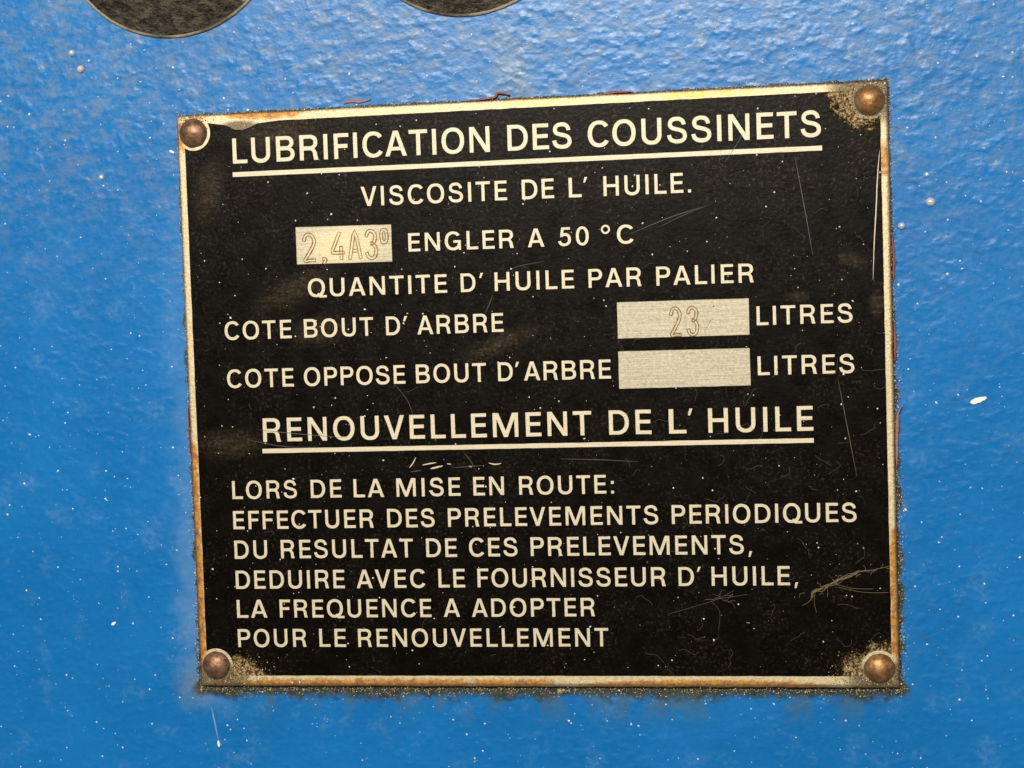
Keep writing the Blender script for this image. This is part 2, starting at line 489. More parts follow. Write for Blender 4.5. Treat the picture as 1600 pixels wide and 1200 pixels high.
def glyph(ch):
    """(ink width, [layers of contours], left bearing, right bearing)"""
    if ch == 'L':
        wd = .60
        return wd, [[[(0, 1), (S, 1), (S, H), (wd, H), (wd, 0), (0, 0)]]], .10, .02
    if ch == 'E':
        wd = .63
        return wd, [[[(0, 0), (0, 1), (wd - .01, 1), (wd - .01, 1 - H), (S, 1 - H), (S, .585), (wd - .04, .585), (wd - .04, .585 - H),
                      (S, .585 - H), (S, H), (wd, H), (wd, 0)]]], .10, .04
    if ch == 'F':
        wd = .60
        return wd, [[[(0, 0), (0, 1), (wd, 1), (wd, 1 - H), (S, 1 - H), (S, .575), (wd - .05, .575), (wd - .05, .575 - H), (S, .575 - H), (S, 0)]]], .10, .02
    if ch == 'T':
        wd = .74
        a, b = (wd - S) / 2, (wd + S) / 2
        return wd, [[[(0, 1), (wd, 1), (wd, 1 - H), (b, 1 - H), (b, 0), (a, 0), (a, 1 - H), (0, 1 - H)]]], .025, .025
    if ch == 'H':
        wd = .78
        return wd, [[[(0, 0), (0, 1), (S, 1), (S, .585), (wd - S, .585), (wd - S, 1), (wd, 1), (wd, 0), (wd - S, 0), (wd - S, .44), (S, .44), (S, 0)]]], .10, .10
    if ch == 'I':
        return S, [[[(0, 0), (0, 1), (S, 1), (S, 0)]]], .10, .10
    if ch == 'N':
        wd = .80
        return wd, [[[(0, 0), (0, 1), (.18, 1), (wd - .15, .25), (wd - .15, 1), (wd, 1), (wd, 0), (wd - .18, 0), (.15, .75), (.15, 0)]]], .10, .10
    if ch == 'M':
        wd = 1.04
        m = wd / 2
        return wd, [[[(0, 0), (0, 1), (.235, 1), (m, .24), (wd - .235, 1), (wd, 1), (wd, 0), (wd - .15, 0), (wd - .15, .77),
                      (m + .075, 0), (m - .075, 0), (.15, .77), (.15, 0)]]], .10, .10
    if ch == 'V':
        wd = .84
        return wd, [[[(0, 1), (.172, 1), (wd / 2, .21), (wd - .172, 1), (wd, 1), (wd / 2 + .09, 0), (wd / 2 - .09, 0)]]], .01, .01
    if ch == 'A':
        wd = .87
        m = wd / 2
        return wd, [[[(0, 0), (m - .095, 1), (m + .095, 1), (wd, 0), (wd - .17, 0), (wd - .245, .225), (.245, .225), (.17, 0)],
                     [(.292, .36), (wd - .292, .36), (m, .815)]]], .01, .01
    if ch == 'U':
        wd = .77
        m = wd / 2
        return wd, [[[(0, 1)] + arc(m, .36, m, .375, 180, 360, 22) + [(wd, 1), (wd - S, 1)] +
                     arc(m, .36, m - S, .375 - .15, 360, 180, 18) + [(S, 1)]]], .095, .095
    if ch in 'OQ':
        wd = .90
        L = [[arc(.45, .5, .45, .515, 0, 360, 44)[:-1], arc(.45, .5, .45 - .162, .515 - .147, 0, 360, 36)[:-1]]]
        if ch == 'Q':
            L.append([[(.47, .165), (.56, .215), (.70, .085), (.98, .085), (.98, -.045), (.60, -.045)]])
        return wd, L, .055, .055
    if ch == 'C':
        wd = .80
        return wd, [[arc(.44, .5, .44, .515, 36, 326, 36) + arc(.44, .5, .44 - .162, .515 - .147, 322, 40, 30)]], .055, .035
    if ch == 'G':
        wd = .85
        return wd, [[arc(.44, .5, .44, .515, 36, 310, 34) + [(.715, .13), (.735, 0), (wd, 0), (wd, .53), (.46, .53), (.46, .395), (.70, .395)] +
                     arc(.44, .5, .44 - .162, .515 - .147, 335, 40, 30)]], .055, .095
    if ch == 'D':
        wd = .80
        return wd, [[[(0, 0), (0, 1)] + arc(.34, .5, .46, .5, 90, -90, 24),
                     [(S, 1 - H)] + arc(.34, .5, .46 - S, .5 - H, 90, -90, 20) + [(S, H)]]], .10, .055
    if ch == 'P':
        wd = .71
        return wd, [[[(0, 0), (0, 1)] + arc(.40, .70, .31, .30, 90, -90, 18) + [(S, .40), (S, 0)],
                     [(S, 1 - H)] + arc(.40, .70, .31 - S, .30 - H, 90, -90, 14) + [(S, .40 + H)]]], .10, .03
    if ch == 'R':
        wd = .76
        return wd, [[[(0, 0), (0, 1)] + arc(.42, .715, .315, .285, 90, -58, 16) +
                     [(.655, .375), (.695, .30), (.715, .15), (.76, 0), (.585, 0), (.555, .12), (.54, .27), (.505, .355), (.43, .39), (S, .39), (S, 0)],
                     [(S, 1 - H)] + arc(.42, .70, .315 - S, .30 - H, 90, -90, 14) + [(S, .40 + H)]]], .10, .06
    if ch == 'B':
        wd = .75
        return wd, [[[(0, 0), (0, 1)] + arc(.42, .745, .295, .255, 90, -62, 14) + arc(.43, .285, .32, .285, 52, -90, 16),
                     [(S, 1 - H)] + arc(.42, .725, .295 - S, .275 - H, 90, -90, 12) + [(S, .45 + H)],
                     [(S, .44)] + arc(.43, .2925, .32 - S, .1475, 90, -90, 12) + [(S, .145)]]], .10, .055
    if ch == 'S':
        wd = .76
        cl = (bez((.645, .705), (.63, .86), (.53, .935), (.38, .935), 12) + bez((.38, .935), (.22, .935), (.115, .87), (.115, .735), 12) +
              bez((.115, .735), (.115, .57), (.27, .56), (.38, .53), 12) + bez((.38, .53), (.53, .49), (.68, .46), (.68, .275), 12) +
              bez((.68, .275), (.68, .12), (.54, .062), (.39, .062), 12) + bez((.39, .062), (.21, .062), (.09, .14), (.075, .315), 12) + [(.075, .315)])
        return wd, [[ribbon_outline(cl, .15)]], .05, .05
    if ch == '0':
        wd = .64
        return wd, [[arc(.32, .5, .32, .51, 0, 360, 36)[:-1], arc(.32, .5, .32 - .15, .51 - .13, 0, 360, 30)[:-1]]], .07, .07
    if ch == '5':
        wd = .64
        cl = (bez((.155, .53), (.24, .625), (.34, .62), (.37, .615), 8) + bez((.37, .615), (.52, .60), (.565, .47), (.565, .335), 12) +
              bez((.565, .335), (.565, .16), (.45, .06), (.31, .06), 12) + bez((.31, .06), (.18, .06), (.085, .13), (.07, .265), 10) + [(.07, .265)])
        return wd, [[ribbon_outline(cl, .145)], [[(.10, .47), (.17, 1), (.60, 1), (.60, .87), (.28, .87), (.235, .53)]]], .07, .07
    if ch == "'":
        return .22, [[[(.08, 1.0), (.22, 1.0), (.10, .73), (0, .73)]]], .05, .05
    if ch == '.':
        return .15, [[[(0, 0), (0, .15), (.15, .15), (.15, 0)]]], .10, .05
    if ch == ',':
        return .19, [[[(.05, .15), (.19, .15), (.09, -.15), (0, -.15)]]], .09, .05
    if ch == ':':
        return .15, [[[(0, 0), (0, .15), (.15, .15), (.15, 0)], [(0, .52), (0, .67), (.15, .67), (.15, .52)]]], .12, .05
    raise ValueError(ch)


def word_into(bm, word, x0, x1, y, cap, h0, h1):
    """set a word so that its ink runs exactly from x0 to x1"""
    g = [glyph(c) for c in word]
    nat = g[0][0] + sum(g[i - 1][3] + g[i][2] + g[i][0] for i in range(1, len(g)))
    if len(g) == 1:
        kx, tr = (x1 - x0) / nat, 0.0
    else:
        tr = ((x1 - x0) - nat * cap) / (len(g) - 1)
        kx = cap
        if tr < -0.04 * cap or tr > 0.12 * cap:          # let the letters give a little too
            t2 = max(min(tr, 0.12 * cap), -0.04 * cap)
            kx = ((x1 - x0) - t2 * (len(g) - 1)) / nat
            kx = max(min(kx, cap * 1.10), cap * 0.90)
            tr = ((x1 - x0) - nat * kx) / (len(g) - 1)
    x = x0
    for i, (wd, layers, lb, rb) in enumerate(g):
        if i:
            x += (g[i - 1][3] + lb) * kx + tr
        jx, jy = random.uniform(-.02, .02), random.uniform(-.02, .02)
        for li, cont in enumerate(layers):
            cc = []
            for pts in cont:
                # resample straight runs so that the etched edge can wander a little
                rs = []
                for a, b in zip(pts, pts[1:] + pts[:1]):
                    m = max(1, int(math.hypot(b[0] - a[0], b[1] - a[1]) / 0.12))
                    rs += [(a[0] + (b[0] - a[0]) * k / m, a[1] + (b[1] - a[1]) * k / m) for k in range(m)]
                q = []
                for (px, py) in rs:
                    X, Y = x + px * kx + jx, y + py * cap + jy
                    v = mnoise.noise_vector(Vector((X * 1.7, Y * 1.7, 3.1)))
                    q.append((X + v.x * .035, Y + v.y * .035))
                cc.append(q)
            fill_into(bm, cc, h0, h1 + 0.006 * li, 0.012, 0.012 if cap > 5 else 0.002)
        x += wd * kx


LINES = [
    (51.35, 5.34, [('LUBRIFICATION', -62.7, -6.77), ('DES', -2.97, 10.51), ('COUSSINETS', 13.92, 61.57)]),
    (41.11, 4.09, [('VISCOSITE', -34.87, -3.47), ('DE', -0.28, 6.47), ('L', 9.57, 12.25), ("'", 12.65, 13.53), ('HUILE.', 16.87, 34.95)]),
    (31.09, 3.87, [('ENGLER', -24.96, -2.38), ('A', 0.6, 4.12), ('50', 7.03, 13.48), ('C', 19.37, 22.76)]),
    (22.18, 3.91, [('QUANTITE', -47.28, -16.92), ('D', -13.97, -10.81), ("'", -9.99, -9.1), ('HUILE', -6.7, 10.11), ('PAR', 13.14, 24.17), ('PALIER', 27.29, 47.28)]),
    (13.52, 3.96, [('COTE', -66.17, -51.24), ('BOUT', -48.48, -33.28), ('D', -30.48, -27.42), ("'", -26.72, -25.75), ('ARBRE', -23.67, -5.16)]),
    (13.31, 3.91, [('LITRES', 47.65, 67.06)]),
    (3.11, 3.98, [('COTE', -66.06, -51.18), ('OPPOSE', -48.9, -26.69), ('BOUT', -24.33, -9.2), ('D', -6.67, -3.52), ("'", -2.97, -2.09), ('ARBRE', -1.13, 17.26)]),
    (2.98, 3.91, [('LITRES', 47.65, 67.21)]),
    (-8.71, 5.09, [('RENOUVELLEMENT', -58.5, 12.81), ('DE', 16.52, 25.36), ('L', 29.02, 32.61), ("'", 33.01, 34.0), ('HUILE', 37.18, 58.64)]),
    (-21.07, 3.93, [('LORS', -65.96, -51.46), ('DE', -48.4, -41.59), ('LA', -38.9, -32.22), ('MISE', -29.48, -15.56), ('EN', -12.79, -6.18), ('ROUTE:', -2.96, 17.14)]),
    (-27.69, 3.98, [('EFFECTUER', -66.02, -34.78), ('DES', -31.76, -21.41), ('PRELEVEMENTS', -18.49, 26.27), ('PERIODIQUES', 29.08, 67.0)]),
    (-34.15, 4.0, [('DU', -66.02, -58.66), ('RESULTAT', -55.58, -26.33), ('DE', -23.46, -16.78), ('CES', -14.15, -3.73), ('PRELEVEMENTS,', -0.92, 45.54)]),
    (-40.75, 4.0, [('DEDUIRE', -66.01, -41.65), ('AVEC', -39.03, -23.98), ('LE', -21.05, -15.28), ('FOURNISSEUR', -12.57, 27.44), ('D', 30.12, 33.32), ("'", 33.98, 34.78), ('HUILE,', 37.04, 54.82)]),
    (-47.1, 3.93, [('LA', -66.07, -59.21), ('FREQUENCE', -56.41, -22.82), ('A', -20.17, -16.61), ('ADOPTER', -14.05, 12.36)]),
    (-53.54, 3.93, [('POUR', -66.07, -50.72), ('LE', -47.79, -41.88), ('RENOUVELLEMENT', -39.18, 15.02)]),
]

# ------------------------------------------------------------------ the wall behind
WH = -1.25                                    # wall face, mm below the plate's face
bm = bmesh.new()
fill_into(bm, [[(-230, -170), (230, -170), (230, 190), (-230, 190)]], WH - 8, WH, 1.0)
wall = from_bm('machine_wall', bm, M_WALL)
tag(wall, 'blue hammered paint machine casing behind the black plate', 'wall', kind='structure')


def blister(x, y, r, ht, m):
    bm = bmesh.new()
    bmesh.ops.create_icosphere(bm, subdivisions=3, radius=1.0)
    for v in bm.verts:
        k = 1 + 0.1 * mnoise.noise(v.co * 2 + Vector((x, y, 0)))
        v.co = Vector((x + v.co.x * r * k, y + v.co.y * r * k, WH + v.co.z * ht))
    return from_bm('paint_blister', bm, m, wall, True)


for a in ((-98.4, 77.0, .75, .75, M_BLIS), (-96.6, 73.4, .85, .8, M_BLIS2), (-94.6, 75.1, .35, .35, M_BLIS), (-93.0, 49.8, .6, .55, M_BLIS),
          (-92.6, 47.9, .3, .3, M_BLIS), (83.15, 37.2, .95, .85, M_BLIS), (82.5, 42.8, .5, .5, M_BLIS), (77.3, 32.6, .75, .8, M_BLIS),
          (87, -65, .3, .3, M_BLIS), (-10, 76, .3, .3, M_BLIS)):
    blister(*a)


def blob(name, pts, width, h0, h1, m, parent, taper=True, bevel=0.03, n=6):
    bm = bmesh.new()
    o = ribbon_outline(dense(pts, n), width, taper)
    q = []
    for x, y in o:
        v = mnoise.noise_vector(Vector((x * 2.1, y * 2.1, 1.7)))
        q.append((x + v.x * .18 * min(1, width), y + v.y * .18 * min(1, width)))
    fill_into(bm, [q], h0, h1, bevel)
    return from_bm(name, bm, m, parent)


blob('paint_spatter', [(90.2, -3.8), (91.5, -3.4), (93.4, -2.7)], 1.1, WH - .05, WH + .25, M_WHITE, wall)
blob('paint_spatter', [(-95.4, -48.8), (-94.9, -48.5), (-94.3, -48.2)], .62, WH - .05, WH + .3, M_WHITE, wall)
blob('paint_spatter', [(-77.2, 54.9), (-76.6, 54.6), (-76.2, 54.3)], .55, WH - .05, WH + .3, M_WHITE, wall)
blob('paint_spatter', [(-73.2, -67.2), (-72.6, -70.5), (-71.9, -74.6)], .42, WH - .05, WH + .16, M_DRIP, wall, True, .08)
blob('paint_spatter', [(-72.0, -74.6), (-71.8, -75.3), (-71.7, -76.0)], .55, WH - .05, WH + .36, M_WHITE, wall)

# ------------------------------------------------------------------ round caps cut off by the top edge
for cx, cy, label in ((-75.2, 104.3, 'dark textured round cap with a bright worn rim, nearer the left edge'),
                      (-11.0, 105.2, 'dark textured round cap above the middle of the plate, only its lowest rim visible')):
    root = bpy.data.objects.new('round_cap', None)
    C.objects.link(root)
    root.location = w((cx * MM, cy * MM, WH * MM))
    tag(root, label, 'cap', 'round caps on the blue casing')
    for name, prof in (('cap_face', [(0, .52), (12, .5), (24.7, .47), (24.95, .1)]),
                       ('rim', [(24.7, 0), (24.8, .45), (25.0, .56), (25.2, .5), (25.38, .25), (25.4, -.3)])):
        bm = bmesh.new()
        NS = 160
        rings = []
        for r, h in prof:
            rings.append([bm.verts.new((cx + r * (1 + .003 * mnoise.noise(Vector((math.cos(a) * 9, math.sin(a) * 9, cx)))) * math.cos(a),
                                        cy + r * (1 + .003 * mnoise.noise(Vector((math.cos(a) * 9, math.sin(a) * 9, cx)))) * math.sin(a), WH + h))
                          for a in (2 * math.pi * k / NS for k in range(NS))] if r > 0 else [bm.verts.new((cx, cy, WH + h))])
        for A, B in zip(rings, rings[1:]):
            for k in range(NS):
                if len(A) == 1:
                    bm.faces.new((A[0], B[k], B[(k + 1) % NS]))
                else:
                    bm.faces.new((A[k], A[(k + 1) % NS], B[(k + 1) % NS], B[k]))
        o = from_bm(name, bm, M_CAP if name == 'cap_face' else M_RIM, None, True)
        o.parent = root
        o.matrix_parent_inverse = Matrix.Translation(-root.location)

# ------------------------------------------------------------------ the plate
plate = bpy.data.objects.new('instruction_plate', None)
C.objects.link(plate)
tag(plate, 'black lubrication instruction plate with bare metal lettering riveted to the blue casing', 'sign plate')

RIV = [(-71.3, 58.25, M_RIV_A), (71.4, 58.15, M_RIV_B), (-71.25, -57.6, M_RIV_A), (70.95, -58.2, M_RIV_B)]


def wobble_line(a, b, amp, step=0.7):
    L = math.hypot(b[0] - a[0], b[1] - a[1])
    m = max(2, int(L / step))
    o = []
    for k in range(m):
        x, y = a[0] + (b[0] - a[0]) * k / m, a[1] + (b[1] - a[1]) * k / m
        d = mnoise.noise(Vector((x * .35, y * .35, 5.0))) + .5 * mnoise.noise(Vector((x * 1.3, y * 1.3, 2.0)))
        t = min(1, k / 3, (m - k) / 3)
        nx, ny = -(b[1] - a[1]) / L, (b[0] - a[0]) / L
        o.append((x + nx * d * amp * t, y + ny * d * amp * t))
    return o


bm = bmesh.new()
co = [(-75.0, 62.1), (75.1, 62.0), (74.95, -62.3), (-75.0, -62.2)]
out = []
for a, b in zip(co, co[1:] + co[:1]):
    out += wobble_line(a, b, .16)
fill_into(bm, [out], WH - .05, 0.0, 0.28)
from_bm('metal_base', bm, M_BASE, plate)

# black field, notched round each rivet
x0, x1, y0, y1 = -73.35, 73.45, -59.85, 60.3
NR = 3.75
out = []


def notch(cx, cy, sx, sy, ex, ey):
    """arc round a rivet from the vertical edge ex to the horizontal edge ey"""
    a0 = math.atan2(-sy * math.sqrt(NR ** 2 - (ex - cx) ** 2), ex - cx)
    a1 = math.atan2(ey - cy, -sx * math.sqrt(NR ** 2 - (ey - cy) ** 2))
    return a0, a1


def arcpts(cx, cy, a0, a1):
    # go the way that passes the inner side
    mid = math.atan2(-cy, -cx)
    d = (a1 - a0 + math.pi * 3) % (2 * math.pi) - math.pi
    m = a0 + d / 2
    if math.cos(m - mid) < 0:
        d = d - 2 * math.pi if d > 0 else d + 2 * math.pi
    return [(cx + NR * math.cos(a0 + d * k / 20), cy + NR * math.sin(a0 + d * k / 20)) for k in range(21)]


tl, tr, bl, br = RIV
segs = []
a0, a1 = notch(tl[0], tl[1], -1, 1, x0, y1)
A = arcpts(tl[0], tl[1], a0, a1)
a0, a1 = notch(tr[0], tr[1], 1, 1, x1, y1)
B = arcpts(tr[0], tr[1], a0, a1)[::-1]
a0, a1 = notch(br[0], br[1], 1, -1, x1, y0)
D = arcpts(br[0], br[1], a0, a1)
a0, a1 = notch(bl[0], bl[1], -1, -1, x0, y0)
E_ = arcpts(bl[0], bl[1], a0, a1)[::-1]
lip = [(-64.0, 59.6), (-62.0, 58.6), (-60.2, 58.5), (-58.6, 59.0), (-57.0, 59.7), (-54.0, 59.95)]
out = A + lip + wobble_line((-52, 60.1), B[0], .08) + B + wobble_line(B[-1], D[0], .07) + D + wobble_line(D[-1], E_[0], .07) + E_ + wobble_line(E_[-1], A[0], .07)
bm = bmesh.new()
fill_into(bm, [out], -.08, .03, 0.012)
from_bm('enamel_field', bm, M_ENAMEL, plate)

for y, cap, words in LINES:
    bm = bmesh.new()
    for wd, a, b in words:
        word_into(bm, wd, a, b, y, cap, 0.0, .055)
    if words[0][0] == 'ENGLER':                  # the degree sign
        fill_into(bm, [arc(17.0, 34.2, .95, .95, 0, 360, 28, 2.0)[:-1], arc(17.0, 34.2, .56, .56, 0, 360, 24, 2.0)[:-1]], 0, .055, .012)
    o = from_bm('text_line', bm, M_LETTER, plate)
for a, b, c, d in ((-62.9, 61.72, 49.5, 48.5), (-58.82, 58.68, -10.24, -11.2)):
    bm = bmesh.new()
    q = wobble_line((a, d), (b, d), .04) + [(b, d)] + wobble_line((b, c), (a, c), .04) + [(a, c)]
    fill_into(bm, [q], 0, .055, .012)
    from_bm('underline_bar', bm, M_LETTER, plate)

boxes = []
for quad in ([(-49.45, 37.2), (-28.56, 37.0), (-28.58, 29.15), (-49.45, 29.28)],
             [(18.94, 18.94), (46.15, 18.92), (46.12, 11.41), (18.92, 11.4)],
             [(18.9, 8.71), (46.06, 8.65), (46.12, .95), (18.88, .9)]):
    bm = bmesh.new()
    q = []
    for a, b in zip(quad, quad[1:] + quad[:1]):
        q += wobble_line(a, b, .04)
    fill_into(bm, [q], 0, .055, .012)
    boxes.append(from_bm('value_box', bm, M_BOX, plate))


def stamp(box, ch, ox, oy, bw, bh, sw):
    """a punched figure: both edges of the stroke stand up as a fine ridge"""
    st = {'2': [[(.06, .74), (.16, .92), (.42, .99), (.72, .93), (.88, .76), (.80, .57), (.42, .27), (.10, .02), (.50, .02), (.96, .02)]],
          '3': [[(.06, .78), (.22, .95), (.50, .99), (.80, .91), (.88, .75), (.74, .58), (.48, .54)], [(.48, .54), (.80, .46), (.94, .27), (.80, .07), (.50, .01), (.22, .06), (.06, .22)]],
          '4': [[(.66, 1), (.36, .62), (.12, .33), (.16, .26), (.30, .25), (.50, .25), (.96, .25)], [(.74, .48), (.74, .24), (.74, 0)]],
          'A': [[(.04, 0), (.20, .40), (.38, .85), (.50, 1.0), (.62, .85), (.80, .40), (.96, 0)], [(.30, .30), (.5, .30), (.70, .30)]],
          ',': [[(.1, .9), (.5, .9), (.8, .8), (.55, .3), (.35, 0)]]}
    res = []
    if ch == 'o':
        cx, cy = ox + bw / 2, oy + bh / 2
        res = [arc(cx, cy, bw / 2, bh / 2, 0, 360, 30, 2.8)[:-1], arc(cx, cy, bw / 2 - sw, bh / 2 - sw, 0, 360, 26, 2.8)[:-1]]
    else:
        for pl in st[ch]:
            p = [(ox + a * bw, oy + b * bh) for a, b in pl]
            res.append(ribbon_outline(p if ch in '4A' else dense(p, 6), sw))
    return res


def stamped(box, figs, sw, top):
    cu = bpy.data.curves.new('stamped_figure', 'CURVE')
    cu.dimensions = '3D'
    cu.bevel_depth = .14 * MM
    cu.bevel_resolution = 1
    for f in figs:
        for pts in stamp(box, *f, sw):
            s = cu.splines.new('POLY')
            s.points.add(len(pts) - 1)
            for p, q in zip(s.points, pts):
                j = mnoise.noise(Vector((q[0] * 2, q[1] * 2, 9)))
                p.co = (*w(((q[0] + .05 * j) * MM, (q[1] + .05 * j) * MM, (top - .02) * MM)), 1)
                p.radius = .65 + .5 * abs(mnoise.noise(Vector((q[0] * .9, q[1] * .9, 4)))) * 2
            s.use_cyclic_u = True
    o = bpy.data.objects.new('tmp', cu)
    C.objects.link(o)
    dg = bpy.context.evaluated_depsgraph_get()
    me = bpy.data.meshes.new_from_object(o.evaluated_get(dg))
    bpy.data.objects.remove(o)
    me.name = 'stamped_figures'
    me.materials.clear()
    return link('stamped_figures', me, M_STAMP, box)


bx, by, bW, bH = -49.45, 29.2, 20.88, 7.85
stamped(boxes[0], [(c, bx + u0 * bW, by + v0 * bH, (u1 - u0) * bW, (v1 - v0) * bH) for c, u0, u1, v0, v1 in
                   (('2', .075, .205, .09, .82), (',', .268, .312, .0, .14), ('4', .36, .51, .10, .84), ('A', .555, .68, .10, .84),
                    ('3', .73, .845, .10, .85), ('o', .88, .965, .48, .90))], .62, .055)
bx, by, bW, bH = 18.93, 11.4, 27.2, 7.53
stamped(boxes[1], [(c, bx + u0 * bW, by + v0 * bH, (u1 - u0) * bW, (v1 - v0) * bH) for c, u0, u1, v0, v1 in
                   (('2', .405, .487, .04, .80), ('3', .533, .613, .04, .80))], .58, .055)

# rivets
for k, (rx, ry, m) in enumerate(RIV):
    bm = bmesh.new()
    prof = [(0, 1.62), (.5, 1.60), (1.05, 1.50), (1.6, 1.30), (2.1, 1.02), (2.5, .72), (2.8, .40), (2.95, .15), (3.0, -.1)]
    NS = 56
    rings = []
    for r, h in prof:
        if r == 0:
            rings.append([bm.verts.new((rx, ry, h))])
            continue
        ring = []
        for j in range(NS):
            a = 2 * math.pi * j / NS
            f = 1 + .02 * mnoise.noise(Vector((math.cos(a) * 1.6, math.sin(a) * 1.6, k * 3.0)))
            hh = h + .06 * mnoise.noise(Vector((r * math.cos(a) * .7, r * math.sin(a) * .7, k * 5.0)))
            ring.append(bm.verts.new((rx + r * f * math.cos(a), ry + r * f * math.sin(a), hh)))
        rings.append(ring)
    for A, B in zip(rings, rings[1:]):
        for j in range(NS):
            if len(A) == 1:
                bm.faces.new((A[0], B[j], B[(j + 1) % NS]))
            else:
                bm.faces.new((A[j], A[(j + 1) % NS], B[(j + 1) % NS], B[j]))
    from_bm('rivet', bm, m, plate, True)
    # dark ring standing in for the shadow round the head
    bm = bmesh.new()
    o, i_ = [], []
    for j in range(60):
        a = 2 * math.pi * j / 60
        f = 3.12 + .14 * mnoise.noise(Vector((math.cos(a) * 2, math.sin(a) * 2, k * 2.0)))
        o.append((rx + f * math.cos(a), ry + f * math.sin(a)))
        i_.append((rx + 2.8 * math.cos(a), ry + 2.8 * math.sin(a)))
    fill_into(bm, [o, i_], -.05, .10, .02)
    from_bm('shade_ring', bm, M_OLIVE, plate)

# scratches
SCR = [([(56.2, 47.5), (57.9, 37.0), (59.4, 27.1)], .13, M_HAIR), ([(63.8, 2.1), (65.4, -7.5), (67.2, -18.3)], .14, M_HAIR),
       ([(73.2, 48.0), (72.7, 43.5), (72.2, 36.0), (71.7, 29.3), (71.3, 21.9)], .22, M_SCR),
       ([(-26.5, -14.9), (-25.8, -14.1), (-25.0, -12.7)], .22, M_SCR), ([(-23.7, -14.4), (-22.2, -14.1), (-20.6, -13.9)], .26, M_SCR),
       ([(-21.9, -15.2), (-20.6, -14.9), (-19.2, -14.6)], .34, M_SCR), ([(-18.3, -14.2), (-17.4, -14.3)], .2, M_SCR),
       ([(-26.3, -15.8), (-23.9, -15.5)], .16, M_HAIR), ([(-17.5, -15.1), (-13.0, -14.8), (-10.5, -14.7)], .12, M_HAIR),
       ([(-9.3, -14.2), (-7.9, -14.5), (-6.6, -14.3)], .26, M_SCR), ([(-13.7, -14.8), (-12.9, -14.9)], .26, M_SCR),
       ([(6.0, -13.6), (14, -13.9), (22.5, -14.5)], .12, M_HAIR), ([(-14.5, -12.0), (-13.2, -13.6), (-12.4, -15.2)], .12, M_HAIR),
       ([(-4, 26.3), (-1, 27.3), (4, 28.0)], .08, M_HAIR), ([(22, 33), (30, 36.0), (37, 38.0)], .12, M_HAIR),
       ([(28.0, 34.2), (33, 36.4), (38.5, 38.5)], .08, M_HAIR), ([(42, 47), (44.5, 50.5), (46, 53)], .10, M_HAIR),
       ([(-9, 17.5), (-8, 19.5), (-7.2, 21.5)], .12, M_HAIR), ([(-29, 3.0), (-26.5, -.3), (-25.2, -3.7)], .10, M_HAIR),
       ([(-60, -6), (-52, -7), (-40, -8.2)], .14, M_HAIR), ([(-62, -8.2), (-54, -9.8), (-46, -10.2)], .12, M_HAIR)]
for pts, wd, m in SCR:
    blob('scratch', pts, wd, .028, .058, m, plate, True, 0.004, 8)

# ------------------------------------------------------------------ red primer flakes along the joint
FL = [([(-38.2, 63.0), (-36.5, 63.5), (-34.5, 63.25), (-32.2, 63.7)], .6, M_GREYRED, WH, WH + .35, 'dull pinkish paint flake lying on the blue casing above the title LUBRIFICATION'),
      ([(-11, 62.15), (-7.5, 62.45), (-5.4, 62.8), (-4.9, 63.6), (-3.4, 63.4), (-2.2, 62.9)], .5, M_RED, WH, WH + .8, 'crooked dark red paint flake curling up from the middle of the top edge'),
      ([(17.5, 62.1), (19.8, 62.45), (23.0, 62.35)], .5, M_RED, WH, WH + 1.1, 'short thin red paint sliver on the top edge above COUSSINETS'),
      ([(75.35, 12.8), (75.5, 9.0), (75.35, 5.0)], .5, M_RED, WH, WH + 1.0, 'straight dark red paint strip on the right edge level with the value boxes'),
      ([(76.6, -4.0), (75.75, -5.6), (75.5, -8.5), (75.35, -12.2), (75.3, -17)], .62, M_GREYRED, WH, WH + 1.0, 'long red brown paint strip peeling outward on the right edge below LITRES'),
      ([(75.3, 31), (75.55, 26), (75.4, 21.5)], .42, M_RED, WH, WH + .9, 'thin red paint strip on the right edge beside the glossy paint blisters'),
      ([(-75.35, -1), (-75.4, -6), (-75.3, -11)], .34, M_RED, WH, WH + .8, 'narrow red paint strip on the left edge of the plate')]
for pts, wd, m, h0, h1, lab in FL:
    o = blob('paint_flake', pts, wd, h0 - .05, h1, m, None, True, .08, 6)
    tag(o, lab, 'paint flake', 'paint flakes along the edge of the plate')


# ------------------------------------------------------------------ grime, dust, lint
def chip_into(bm, x, y, h, r, mi, flat=.6, elong=1.0):
    a = random.uniform(0, math.pi)
    ca, sa = math.cos(a), math.sin(a)
    vs_ = []
    for (px, py, pz) in ((1, 0, 0), (0, 1, 0), (-1, 0, 0), (0, -1, 0), (0, 0, 1), (0, 0, -1)):
        k = r * random.uniform(.65, 1.25)
        px, py = px * elong, py
        vs_.append(bm.verts.new((x + (px * ca - py * sa) * k, y + (px * sa + py * ca) * k, h + pz * k * flat)))
    for i in range(4):
        for t in (4, 5):
            f = bm.faces.new((vs_[i], vs_[(i + 1) % 4], vs_[t]))
            f.material_index = mi


